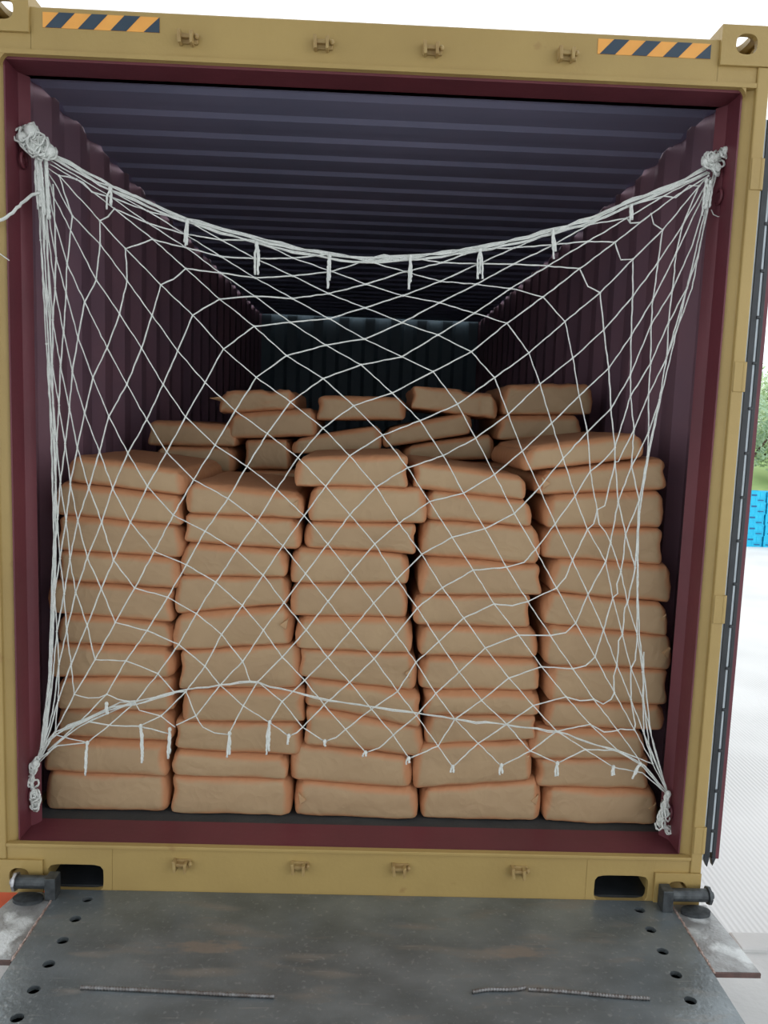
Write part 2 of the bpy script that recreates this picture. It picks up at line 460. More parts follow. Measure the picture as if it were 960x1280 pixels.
# corner castings
def casting(sx, z0, top):
    m = MB(); z1 = z0 + .118; t = .02
    x0, x1 = sorted((sx * 1.057, sx * 1.219))
    cx = (x0 + x1) / 2
    y0, y1 = -.014, .164
    m.holed(x0, x1, z0, z1, (cx - sx * .002, (z0 + z1) / 2 + (.004 if top else 0)), (.033, .030) if top else (.033, .030), y0, y0 + t, 'y', e=2.6)
    xs = (x1 - t, x1) if sx > 0 else (x0, x0 + t)
    m.holed(y0 + t, y1, z0, z1, ((y0 + y1) / 2, (z0 + z1) / 2), (.040, .032), xs[0], xs[1], 'x', e=2.6)
    xi = (x0, x0 + t) if sx > 0 else (x1 - t, x1)
    m.box(xi[0], xi[1], y0 + t, y1, z0, z1)
    m.box(x0 + t, x1 - t, y1 - t, y1, z0, z1)
    zz = (z1 - t, z1) if top else (z0, z0 + t)
    if top: m.holed(x0 + t, x1 - t, y0 + t, y1 - t, (cx, (y0 + y1) / 2), (.034, .056), zz[0], zz[1], 'z', e=3)
    else: m.box(x0 + t, x1 - t, y0 + t, y1 - t, *zz)
    zo = (z0, z0 + t) if top else (z1 - t, z1)
    m.box(x0 + t, x1 - t, y0 + t, y1 - t, *zo)
    m.build('corner_casting', M['yellow'], cont, bevel=0.003)
for sx in (-1, 1):
    casting(sx, 2.778, True); casting(sx, 0.0, False)
# hazard stripes on the header
for x0 in (-1.019, .677):
    W_, H_ = .352, .044
    zc = 2.819
    m = MB(); m.box(x0, x0 + W_, -.0035, -.002, zc - H_ / 2, zc + H_ / 2)
    d = m.build('hazard_decal', M['orange_stripe'], cont)
    for b0 in (.02, .30, .58, .865):
        quad = [(b0, 0), (min(b0 + .135, 1), 0), (min(b0 + .255, 1), 1), (min(b0 + .12, 1), 1)]
        if b0 > .8: quad = [(b0, 0), (1, 0), (1, 1)]
        m = MB(); m.prism([(x0 + a * W_, zc - H_ / 2 + q * H_) for a, q in quad], -.0045, -.003, 'y')
        m.build('stripe', M['navy_stripe'], d)
# door bar keepers
def keeper(x, z, up):
    m = MB()
    m.box(x - .036, x + .036, -.012, -.002, z - .018, z + .018)
    m.prism([(x - .036, z + .022), (x - .024, z + .022), (x - .020, z - .024), (x - .032, z - .026)], -.040, -.004, 'y')
    m.prism([(x + .010, z + .014), (x + .024, z + .018), (x + .022, z - .026), (x + .012, z - .028)], -.045, -.004, 'y')
    m.box(x - .026, x + .014, -.030, -.010, z - .004, z + .008)
    m.ball((x + .034, -.02, z + .004), .010, 8)
    m.v = [(x + (a - x) * .82, -.002 + (b + .002) * .8, z + (c - z) * .82) for a, b, c in m.v]
    k = m.build('door_bar_keeper', M['yellow_metal'], cont, bevel=0.0015)
for x, z in ((-.579, 2.782), (-.169, 2.784), (.166, 2.783), (.582, 2.786)): keeper(x, z, True)
for x in (-.583, -.18, .167, .58): keeper(x, .115, False)
# hinge lugs on the right post
for z in (2.46, 1.83, 1.06, .24):
    m = MB()
    m.box(1.183, 1.222, -.014, -.009, z - .048, z + .048)
    m.tube([(1.216, -.006, z - .048), (1.216, -.006, z + .048)], .010, 10)
    m.build('hinge_lug', M['yellow'], cont, bevel=0.002)
# lashing rings
for x, y, z in ((-1.128, .10, 2.44), (-1.137, .10, .30), (1.136, .10, 2.42), (1.137, .10, .29)):
    m = MB(); m.tube([(x, y + .022 * math.cos(a), z + .022 * math.sin(a)) for a in [2 * math.pi * k / 16 for k in range(17)]], .005, 8)
    m.build('lashing_ring', M['maroon'], cont, smooth=True)
# open door folded back along the right side
door = None
m = MB()
m.box(1.228, 1.272, .03, 1.16, .20, 2.62)
for k in range(4): m.box(1.272, 1.284, .12 + k * .26, .25 + k * .26, .26, 2.56)
door = m.build('container_door', M['maroon'], cont, bevel=0.004)
m = MB(); m.box(1.222, 1.228, .004, .03, .16, 2.63); m.build('door_edge_strip', M['strip'], door)  # pale strip painted in for the glint beside the gasket
m = MB()
m.box(1.228, 1.249, .0, .03, .17, 2.63)
m.box(1.257, 1.270, .0, .03, .17, 2.63)
m.prism([(1.226, .17), (1.249, .17), (1.243, .135)], .0, .02, 'y')
m.prism([(1.255, .17), (1.272, .17), (1.262, .14)], .0, .02, 'y')
z = .27
while z < 2.6:
    m.box(1.246, 1.260, -.003, .01, z - .005, z + .005); z += .146
m.build('door_gasket', M['rubber'], door, bevel=0.002)
m = MB(); m.box(1.249, 1.257, .004, .03, .19, 2.60); m.build('gasket_retainer', M['strip'], door)
m = MB(); m.box(1.272, 1.284, .006, .05, .165, 2.62); m.build('door_edge', M['maroon'], door)

# ---------------------------------------------------------------- trailer under the container
tr = empty('trailer_chassis', (0, 4, -1.15))
tag(tr, 'orange steel trailer chassis carrying the yellow framed container', 'trailer')
def tbuild(m, name, material, bevel=0.0, smooth=False):
    o = m.build(name, material, tr, bevel=bevel, smooth=smooth)
    o.location = (0, -4, 1.15)
    return o
m = MB(); m.box(-1.33, 1.2, .14, .32, -.19, -.002); tbuild(m, 'rear_bolster', M['orange_paint'], .006)
for sx in (-1, 1):
    m = MB(); m.box(sx * .45 - .06, sx * .45 + .06, .33, 6.3, -.34, -.02); tbuild(m, 'chassis_rail', M['orange_paint'], .006)
for yy in (1.6, 2.95):
    m = MB(); m.tube([(-1.0, yy, -.65), (1.0, yy, -.65)], .06, 12); tbuild(m, 'axle', M['dark_metal'])
    for sx in (-1, 1):
        m = MB(); x0, x1 = sx * .82, sx * 1.14
        m.tube([(x0, yy, -.65), (x0 + sx * .03, yy, -.65), (x1 - sx * .03, yy, -.65), (x1, yy, -.65)], [.44, .49, .49, .44], 28)
        tbuild(m, 'wheel', M['tyre'], smooth=False)
        m = MB(); m.tube([(x1, yy, -.65), (x1 + sx * .012, yy, -.65)], [.26, .20], 20); tbuild(m, 'hub', M['bolt_metal'])
m = MB(); m.box(-1.0, 1.0, 5.2, 5.4, -.3, -.002); m.box(-.5, -.35, 5.2, 5.35, -1.15, -.3); m.box(.35, .5, 5.2, 5.35, -1.15, -.3); tbuild(m, 'landing_gear', M['dark_metal'])

# ---------------------------------------------------------------- dock ramp
ramp = empty('dock_ramp', (0.05, -0.3, -0.2))
tag(ramp, 'dark worn steel loading ramp plate with two rows of round holes, against the container sill', 'loading ramp')
def rbuild(m, name, material, bevel=0.0, smooth=False):
    o = m.build(name, material, ramp, bevel=bevel, smooth=smooth)
    o.location = (-.05, .3, .2)
    return o
zt, th = .010, .014
m = MB()
y0h, st = -.005, -.1045
rows = 7
ye = y0h + st * rows
m.box(-.84, .943, ye, -.006, zt - th, zt)
m.box(-1.002, -.94, ye, -.006, zt - th, zt); m.box(1.043, 1.112, ye, -.006, zt - th, zt)
for sx0, sx1, cx in ((-.94, -.84, -.890), (.943, 1.043, .993)):
    for k in range(rows):
        ya, yb = y0h + st * k, y0h + st * (k + 1)
        if k == 0: ya = -.006
        m.holed(sx0, sx1, yb, ya, (cx, y0h + st * (k + .5)), (.018, .0165), zt - th, zt, 'z')
m.box(-1.002, 1.112, -3.4, ye, zt - th, zt)
rbuild(m, 'centre_plate', M['plate'])
for sx, xa, xb in ((-1, -1.21, -1.010), (1, 1.120, 1.262)):
    m = MB()
    xi, xo = (xb, xa) if sx < 0 else (xa, xb)
    m.prism([(xi, -.02), (xi, -.352), (xo, -.352), (xo - sx * (.02 if sx > 0 else .075), -.02)], zt - .016, zt - .002, 'z')
    w = rbuild(m, 'wing_plate', M['wing'], .002)
    m = MB(); m.box(min(xi, xo), max(xi, xo), -.357, -.352, zt - .018, zt - .003)
    o = m.build('wing_edge', M['rust_edge'], w)
    m = MB(); pts = []; rs = []
    for k in range(60):
        pts.append((xi + random.uniform(-.0015, .0015) - sx * .004, -.03 - .33 * k / 59, zt - .001 + random.uniform(-.0007, .0007))); rs.append(random.uniform(.0025, .0055))
    m.tube(pts, rs, 6); rbuild(m, 'weld_bead', M['weld'], smooth=True)
m = MB(); m.box(-.985, 1.095, -3.4, -.006, -.055, -.040); m.box(-.985, 1.095, -.012, -.006, -.055, zt - th); rbuild(m, 'underside_pan', M['dark_metal'])  # dark sheet added under the plate so its holes look shaded
for x in (-.992, 1.102):
    m = MB(); m.box(x - .006, x + .006, -3.4, -.03, -.2, zt - th); rbuild(m, 'side_skirt', M['rust_edge'])
for x in (-.5, 0.05, .6):
    m = MB(); m.box(x - .04, x + .04, -3.4, -.03, -.2, zt - th); rbuild(m, 'support_beam', M['dark_metal'])
for sx, xa, xb in ((-1, -1.128, -1.01), (1, 1.085, 1.228)):
    m = MB()
    m.tube([(xa, -.045, .060), (xb, -.045, .060)], .022, 16)
    m.box((xb if sx < 0 else xa) - .018, (xb if sx < 0 else xa) + .018, -.07, -.022, .010, .086)
    pin = rbuild(m, 'hinge_pin', M['dark_metal'], .002)
    xe = xa if sx < 0 else xb
    m = MB(); m.tube([(xe, -.045, .060), (xe + sx * .010, -.045, .060)], [.031, .031], 8); m.tube([(xe + sx * .010, -.045, .060), (xe + sx * .022, -.045, .060)], .012, 12)
    m.build('pin_bolt', M['bolt_metal'] if sx < 0 else M['dark_metal'], pin, bevel=0.001)
    m = MB(); xc = xe - sx * .045
    m.add([(xc + .05 * math.cos(a) , -.068 + .03 * math.sin(a), z) for z in (zt - .002, zt + .010) for a in [2 * math.pi * k / 24 for k in range(24)]],
          [tuple(range(23, -1, -1)), tuple(range(24, 48))] + [(k, (k + 1) % 24, (k + 1) % 24 + 24, k + 24) for k in range(24)])
    m.build('pin_washer', M['dark_metal'], pin)
for xa, xb, ya, yb, wig in ((-.760, -.208, -.470, -.492, .001), (.361, .520, -.462, -.440, .004), (.526, .872, -.448, -.476, .002)):
    m = MB(); pts = []; rs = []
    n = int((xb - xa) / .0022)
    for k in range(n):
        t = k / (n - 1)
        pts.append((xa + (xb - xa) * t, ya + (yb - ya) * t + wig * math.sin(t * 6), zt + .005)); rs.append(.0062 if k % 4 < 2 else .0046)
    m.tube(pts, rs, 8)
    rbuild(m, 'ribbed_bar', M['rebar'], smooth=True)

# ---------------------------------------------------------------- net data: knots and strands in millimetres
NET_POINTS = [
(-20,140,2178),(113,141,2148),(234,141,2121),(355,139,2116),(471,137,2106),(581,135,2082),(660,134,2004),(695,135,1884),(725,136,1757),(761,135,1636),(780,
135,1501),(812,133,1368),(822,132,1318),(846,130,1291),(866,129,1254),(908,126,1154),(938,123,1043),(979,118,932),(1007,115,797),(-615,126,2281),(-499,
132,2224),(-383,137,2169),(-261,141,2119),(-140,144,2067),(-18,146,2025),(110,147,1981),(233,147,1945),(349,146,1893),(433,146,1809),(487,146,1687),(542,
145,1562),(608,143,1438),(670,140,1312),(738,136,1187),(799,131,1069),(861,126,942),(916,121,817),(973,115,695),(1027,109,572),(1092,102,434),(1123,100,
362),(-438,133,2232),(-332,136,2206),(-262,138,2177),(-131,141,2139),(-17,143,2102),(110,144,2070),(233,144,2051),(353,143,2021),(465,141,1992),(545,141,
1896),(589,141,1793),(637,141,1662),(684,139,1543),(733,137,1413),(783,134,1298),(853,129,1187),(886,126,1060),(928,122,928),(966,118,809),(1015,113,698),
(1061,107,536),(-1041,102,2453),(-854,114,2360),(-738,121,2304),(-617,128,2237),(-502,134,2172),(-386,140,2108),(-262,144,2046),(-136,147,1985),(-16,149,
1922),(114,150,1868),(222,150,1822),(310,150,1715),(379,150,1601),(450,148,1478),(526,145,1344),(607,142,1220),(688,137,1086),(762,131,963),(837,125,844),
(913,119,717),(992,111,585),(1065,104,463),(-1046,102,2445),(-855,115,2342),(-739,123,2267),(-617,130,2196),(-502,137,2119),(-386,142,2048),(-268,147,1968),
(-145,150,1897),(-25,152,1836),(85,153,1745),(184,153,1654),(269,152,1537),(346,151,1409),(426,148,1287),(508,144,1154),(590,139,1034),(675,133,915),(761,
127,798),(842,121,690),(933,114,580),(1003,108,492),(1028,105,453),(1117,100,357),(-1047,103,2433),(-963,109,2390),(-845,118,2306),(-724,126,2217),(-616,
133,2128),(-504,140,2034),(-388,145,1950),(-278,149,1857),(-153,152,1785),(-46,154,1697),(57,154,1600),(148,154,1491),(229,153,1375),(313,150,1253),(392,
147,1139),(471,142,1021),(563,137,912),(650,131,801),(743,124,695),(834,118,598),(937,110,507),(-1052,103,2420),(-1018,106,2399),(-892,117,2266),(-811,
124,2182),(-698,133,2072),(-593,139,1978),(-490,145,1871),(-379,149,1781),(-262,152,1702),(-149,154,1617),(-54,155,1525),(41,155,1420),(126,153,1296),(209,
151,1189),(286,147,1073),(366,143,967),(447,138,862),(536,132,756),(627,126,659),(716,119,569),(821,113,506),(925,106,446),(1029,103,429),(-1055,103,2408),
(-1033,106,2377),(-979,112,2276),(-893,120,2193),(-808,128,2080),(-727,134,1972),(-643,140,1859),(-551,145,1757),(-449,149,1666),(-339,152,1592),(-232,
154,1513),(-134,155,1417),(-47,154,1320),(43,153,1220),(125,150,1098),(201,146,997),(282,142,879),(358,136,772),(442,130,672),(535,124,588),(624,116,494),
(724,110,454),(-1039,107,2335),(-980,114,2221),(-907,122,2078),(-833,129,1972),(-762,135,1863),(-691,140,1745),(-616,144,1639),(-516,148,1546),(-406,151,
1477),(-303,153,1401),(-206,153,1312),(-121,152,1215),(-40,151,1115),(46,148,1010),(129,144,900),(203,140,802),(278,134,692),(349,127,601),(436,120,516),
(522,111,438),(-1062,102,2432),(-1043,107,2292),(-999,115,2124),(-945,121,2005),(-875,129,1859),(-811,134,1741),(-746,139,1625),(-679,142,1517),(-588,146,
1425),(-470,149,1364),(-368,151,1289),(-277,151,1204),(-196,150,1108),(-115,148,1011),(-32,145,909),(54,141,810),(142,135,695),(212,129,610),(293,120,502),
(348,111,430),(-1063,102,2444),(-1049,108,2235),(-1033,111,2141),(-1004,116,2032),(-968,121,1887),(-922,127,1759),(-871,131,1631),(-809,136,1510),(-744,
139,1398),(-656,142,1301),(-547,146,1247),(-437,148,1183),(-344,148,1098),(-269,147,1003),(-189,144,907),(-110,141,811),(-30,137,723),(51,132,628),(132,
125,537),(191,116,456),(-1074,101,2445),(-1057,107,2221),(-1038,112,2045),(-1014,117,1904),(-988,121,1776),(-950,125,1641),(-903,130,1511),(-860,133,1387),
(-801,135,1272),(-720,138,1173),(-610,142,1128),(-508,144,1069),(-414,144,989),(-339,143,903),(-271,140,807),(-189,137,726),(-118,132,640),(-39,127,553),
(36,119,472),(-1064,106,2221),(-1047,112,1942),(-1025,116,1794),(-999,121,1652),(-975,124,1522),(-939,127,1387),(-897,130,1270),(-858,131,1138),(-786,133,
1042),(-673,137,1012),(-573,139,956),(-485,139,884),(-409,137,789),(-382,135,718),(-355,135,717),(-267,132,648),(-192,127,557),(-111,123,507),(-1081,100,
2443),(-1071,105,2195),(-1061,109,1992),(-1051,113,1793),(-1032,117,1663),(-1014,119,1535),(-999,121,1399),(-976,123,1273),(-945,125,1146),(-899,127,1037),
(-852,128,919),(-743,132,892),(-633,134,845),(-541,134,769),(-487,132,702),(-404,130,629),(-310,127,572),(-240,124,524),(-1089,100,2455),(-1077,103,2169),
(-1063,110,1889),(-1051,114,1669),(-1041,116,1537),(-1031,117,1400),(-1014,119,1272),(-1003,120,1141),(-985,121,1023),(-947,122,909),(-920,121,786),(-815,
126,783),(-704,129,739),(-646,128,673),(-606,129,676),(-569,125,590),(-543,123,549),(-503,122,530),(-453,123,525),(-1079,102,2194),(-1068,109,1863),(-1053,
114,1573),(-1047,115,1403),(-1042,116,1277),(-1035,116,1141),(-1023,117,1017),(-1015,116,890),(-1001,116,770),(-991,114,661),(-944,117,648),(-906,118,650),
(-880,120,662),(-843,121,645),(-782,122,634),(-767,122,606),(-692,123,587),(-641,121,548),(-1068,106,2145),(-1060,111,1758),(-1056,114,1356),(-1053,114,
1143),(-1054,113,1023),(-1048,113,885),(-1042,112,768),(-1045,110,639),(-1056,107,525),(-1048,107,513),(-945,111,487),(-1056,113,1519),(-1054,114,1274),
(-1071,109,770),(-1079,107,626),(-1094,103,496),(-1121,100,418),(-1058,108,2120),(-1052,113,1759),(-1045,115,1411),(-1049,114,1136),(-1061,111,855),(-1074,
108,655),(-1088,104,505),(-1115,100,422),(-944,114,563),(-861,116,550),(-767,119,549),(-663,120,524),(1096,100,2493),(978,100,2446),(853,112,2396),(716,
120,2337),(600,126,2291),(476,131,2238),(359,136,2182),(-1080,105,511),(355,134,2229),(234,138,2181),(-1064,108,597),(-1107,100,430),(127,138,2194),(-656,
133,2092),(-1066,109,684),(-1095,103,482),(-146,138,2193),(-660,129,2202),(-772,125,2196),(-1076,108,713),(-1102,102,468),(-385,134,2229),(-866,118,2280),
(-915,112,2354),(-942,110,2382),(-990,107,2397),(-1004,108,2349),(-984,113,2241),(-1058,113,1136),(-1107,100,454),(-1038,106,2372),(955,105,2429),(837,
114,2381),(717,121,2319),(605,128,2252),(475,134,2185),(968,104,2424),(841,115,2344),(719,123,2266),(591,131,2183),(-971,113,563),(-1081,104,458),(1096,
100,2484),(981,100,2408),(919,110,2359),(808,119,2266),(697,127,2178),(-870,116,552),(-1048,106,476),(1068,100,2451),(960,107,2309),(871,117,2213),(771,
126,2102),(1103,100,2479),(1024,100,2327),(954,111,2206),(880,120,2092),(792,128,1980),(-638,122,555),(1104,100,2471),(1009,100,2237),(947,114,2083),(885,
122,1964),(818,129,1854),(1113,100,2491),(1060,100,2260),(1005,100,2114),(948,115,2003),(892,124,1833),(835,129,1718),(-232,134,683),(1054,100,2124),(1003,
106,2010),(956,117,1873),(898,124,1763),(858,129,1586),(824,132,1541),(569,142,1173),(-212,125,537),(1006,109,1893),(957,118,1769),(918,124,1649),(873,
128,1538),(862,129,1536),(837,131,1383),(803,133,1318),(717,136,1124),(535,140,1017),(-72,124,523),(994,114,1752),(967,119,1641),(919,125,1523),(882,128,
1400),(729,132,927),(83,121,490),(969,119,1558),(953,122,1408),(915,125,1285),(914,125,1223),(897,126,1109),(902,125,1075),(806,126,811),(957,122,1366),
(956,122,1169),(930,123,1025),(916,122,906),(907,120,778),(903,118,693),(876,119,674),(793,122,683),(957,122,1310),(979,117,839),(994,112,606),(941,113,
586),(885,115,572),(1007,116,870),(832,120,2210),(729,128,2121),(854,115,2328),(885,113,2331),(930,110,2327),(956,105,2416),(994,100,2411),(1036,100,2451),
(1071,100,2124),(961,121,1197),(1020,112,681),(1050,107,520),(1122,100,2505),(1081,100,2228),(998,113,1766),(972,119,1547),(986,118,932),(1017,114,768),
(1053,108,565),
]
NET_STRANDS = [
[0,1,2,3,4,5,6,7,8,9,10,11,12,13,14,15,16,17,18],[19,20,21,22,23,24,25,26,27,28,29,30,31,32,33,34,35,36,37,38,39,40],[41,42,43,44,45,46,47,48,49,50,51,
52,53,54,55,56,57,58,59,60,61,40],[62,63,64,65,66,67,68,69,70,71,72,73,74,75,76,77,78,79,80,81,82,83,40],[84,85,86,87,88,89,90,91,92,93,94,95,96,97,98,
99,100,101,102,103,104,105,106],[107,108,109,110,111,112,113,114,115,116,117,118,119,120,121,122,123,124,125,126,127,105,106],[128,129,130,131,132,133,
134,135,136,137,138,139,140,141,142,143,144,145,146,147,148,149,150,106],[151,152,153,154,155,156,157,158,159,160,161,162,163,164,165,166,167,168,169,170,
171,172],[151,173,174,175,176,177,178,179,180,181,182,183,184,185,186,187,188,189,190,191,192],[193,194,195,196,197,198,199,200,201,202,203,204,205,206,
207,208,209,210,211,212],[213,214,215,216,217,218,219,220,221,222,223,224,225,226,227,228,229,230,231,232],[233,234,235,236,237,238,239,240,241,242,243,
244,245,246,247,248,249,250,251],[233,252,253,254,255,256,257,258,259,260,261,262,263,264,265,266,267,268,269],[270,271,272,273,274,275,276,277,278,279,
280,281,282,283,284,285,286,287],[288,289,290,291,292,293,294,295,296,297,298,299,300,301,302,303,304,305,306],[288,307,308,309,310,311,312,313,314,315,
316,317,318,319,320,321,322,323,324],[233,325,326,327,328,329,330,331,332,333,334,335],[233,307,308,336,337,329,338,339,340,341],[213,342,343,344,345,346,
347,348,349],[350,351,352,353],[354,355,356,357,358,359,360,2,46,24,69,90,113,134,158,179,200,221,241,259,279,297,315,332,361,349],[362,363,1,45,23,68,
89,112,133,157,178,199,220,240,258,278,296,314,331,364,365],[366,0,44,22,67,88,111,367,132,156,177,198,219,239,257,277,295,313,330,368,369],[370,43,21,
66,87,371,110,372,131,155,176,197,218,238,256,276,294,312,329,373,374],[375,20,65,86,109,376,130,154,175,196,217,237,255,275,293,311,328,338,369],[19,64,
85,377,378,108,379,129,380,153,381,195,216,236,254,274,292,310,382,373,383],[384,215,235,253,273,291,310],[354,385,386,387,388,389,3,47,25,70,91,114,135,
159,180,201,222,242,260,280,298,316,333,365],[354,390,391,392,393,4,48,26,71,92,115,136,160,181,202,223,243,261,281,299,319,394,395],[396,397,398,399,400,
5,49,27,72,93,116,137,161,182,203,224,244,262,282,300,321,401,335,402,349],[396,403,404,405,406,6,50,28,73,94,117,138,162,183,204,225,245,263,283,302,323,
352],[407,408,409,410,411,7,51,29,74,95,118,139,163,184,205,226,246,264,284,303,412],[413,414,415,416,417,8,52,30,75,96,119,140,164,185,206,227,247,266,
285,306],[418,419,420,421,422,423,9,53,31,76,97,120,141,165,186,207,228,248,424,267,286],[418,425,426,427,428,429,430,10,54,32,77,431,98,121,142,166,187,
208,229,249,268,432,287],[425,433,434,435,436,437,438,11,439,55,33,440,78,99,441,122,143,167,188,209,230,250,442,269],[433,443,444,445,446,14,56,34,79,
447,100,123,144,168,189,210,231,448,251],[449,450,451,452,15,453,454,57,35,80,455,101,124,145,169,190,211,232],[456,457,16,458,58,459,36,460,81,461,462,
102,463,125,146,170,191,212],[464,17,465,59,37,466,82,467,103,468,126,147,171,192],[469,60,38,83,127,148,172],[362,359,388,392,399,470,405,410,416,422,
428,435,445,450,457],[366,363,360,389,393,400,471,406,411,417,423,429,437,446,451,457],[358,387,391,472,473,398,474,404,409,415,421,427,434,444,449],[386,
475,476,477,403,408,414,420,426,433,443],[418,478,433,443,449,456,479,17,18,480,481,40],[482,483,425,484,485,456,479,486,487,488,40],
]
NET_KNOTS = [
0,1,2,3,4,5,6,7,8,9,10,11,14,15,16,17,18,19,20,21,22,23,24,25,26,27,28,29,30,31,32,33,34,35,36,37,38,40,43,44,45,46,47,48,49,50,51,52,53,54,55,56,57,58,
59,60,64,65,66,67,68,69,70,71,72,73,74,75,76,77,78,79,80,81,82,83,85,86,87,88,89,90,91,92,93,94,95,96,97,98,99,100,101,102,103,105,106,108,109,110,111,
112,113,114,115,116,117,118,119,120,121,122,123,124,125,126,127,129,130,131,132,133,134,135,136,137,138,139,140,141,142,143,144,145,146,147,148,151,153,
154,155,156,157,158,159,160,161,162,163,164,165,166,167,168,169,170,171,172,175,176,177,178,179,180,181,182,183,184,185,186,187,188,189,190,191,192,195,
196,197,198,199,200,201,202,203,204,205,206,207,208,209,210,211,212,213,215,216,217,218,219,220,221,222,223,224,225,226,227,228,229,230,231,232,233,235,
236,237,238,239,240,241,242,243,244,245,246,247,248,249,250,251,253,254,255,256,257,258,259,260,261,262,263,264,266,267,268,269,273,274,275,276,277,278,
279,280,281,282,283,284,285,286,287,288,291,292,293,294,295,296,297,298,299,300,302,303,306,307,308,310,311,312,313,314,315,316,319,321,323,328,329,330,
331,332,333,335,338,349,352,354,358,359,360,362,363,365,366,369,373,386,387,388,389,391,392,393,396,398,399,400,403,404,405,406,408,409,410,411,414,415,
416,417,418,420,421,422,423,425,426,427,428,429,433,434,435,437,443,444,445,446,449,450,451,456,457,479,
]
HEAD_ROPE = [
[(-1050,100,2469),(-854,113,2377),(-734,120,2329),(-614,126,2287),(-501,130,2257),(-385,134,2232),(-263,137,2206),(-140,139,2191),(-20,139,2188),(111,138,
2196),(233,137,2210),(355,134,2235),(479,130,2263),(599,126,2295),(726,119,2342),(853,112,2399),(978,100,2449),(1085,100,2506)],[(-1046,102,2455),(-854,
114,2362),(-734,121,2316),(-614,126,2277),(-501,131,2244),(-385,134,2224),(-263,137,2194),(-140,139,2181),(-20,140,2173),(111,139,2185),(234,137,2200),
(356,134,2223),(480,131,2253),(600,126,2285),(727,120,2329),(854,113,2386),(979,100,2439),(1091,100,2496)],[(-1041,101,2465),(-902,111,2387),(-734,120,
2334),(-646,124,2293),(-501,130,2262),(-385,133,2239),(-263,136,2211),(-141,138,2199),(-92,139,2193),(-20,140,2178),(41,139,2196),(111,139,2190),(233,136,
2216),(355,134,2228),(479,130,2268),(599,125,2300),(727,120,2334),(853,112,2404),(979,100,2441),(1089,100,2514)],
]
FOOT_ROPE = [
[(-1121,100,418),(-1086,104,487),(-1056,107,525),(-971,113,563),(-875,118,604),(-782,122,637),(-646,128,674),(-487,132,703),(-382,135,718),(-233,134,686),
(-99,133,657),(41,132,638),(210,130,620),(348,127,601),(535,124,586),(716,119,569),(829,114,532),(937,110,507),(1034,105,455),(1123,100,360)],[(-1121,100,
418),(-1080,105,496),(-1026,109,534),(-944,114,572),(-862,119,616),(-782,122,626),(-710,125,653),(-646,128,671)],[(-1116,100,409),(-1075,105,496),(-1012,
110,551),(-917,116,589),(-834,121,634),(-782,123,640)],[(-1107,100,418),(-1048,107,487),(-971,112,546),(-889,117,587),(-829,120,616),(-782,122,637)],
]
TASSELS = [
((-854,106,2365),(-856,105,2299)),((-608,118,2275),(-611,118,2196)),((-381,126,2217),(-379,127,2115)),((-140,131,2187),(-140,132,2081)),((129,130,2192),
(130,131,2088)),((360,126,2224),(364,126,2130)),((598,118,2290),(611,117,2203)),((849,105,2379),(850,103,2325)),((-943,103,489),(-943,90,377)),((-759,111,
552),(-750,98,425)),((-658,113,542),(-658,101,441)),((-448,115,532),(-451,103,451)),((-308,119,575),(-307,105,463)),((-239,116,528),(-238,109,501)),((-111,
115,511),(-108,109,496)),((35,111,475),(35,105,465)),((189,108,459),(190,101,441)),((347,103,433),(347,95,418)),((521,103,443),(521,92,415)),((721,102,
457),(718,88,416)),((922,98,449),(924,90,423)),((1016,97,464),(993,88,414)),((-878,111,630),(-869,106,595)),((-1073,92,2453),(-1059,94,2193)),((-1053,93,
2454),(-1046,95,2257)),((-1085,92,2452),(-1072,90,2287)),((1087,92,2466),(1082,88,2353)),((1101,92,2461),(1093,88,2374)),
]
CORNER_KNOTS = [
[(-1100,100,2528),(-1126,100,2502),(-1086,100,2479),(-1041,101,2465)],[(-1121,100,418),(-1136,100,350),(-1116,100,261)],[(1096,100,2534),(1114,100,2505),
(1078,100,2523),(1141,100,2561)],[(1123,100,360),(1111,100,299),(1097,100,244),(1140,100,224)],
]
LOOSE_END = [
(-1073,90,2341),(-1087,50,2317),(-1095,20,2291),(-1112,-20,2246),(-1130,-25,2230),(-1184,-25,2204),
]
THIN_ENDS = [
[(1114,100,2378),(1123,100,2363),(1140,100,2356),(1155,100,2365)],[(-1167,-22,2131),(-1142,-25,2114),(-1125,-20,2102)],
]
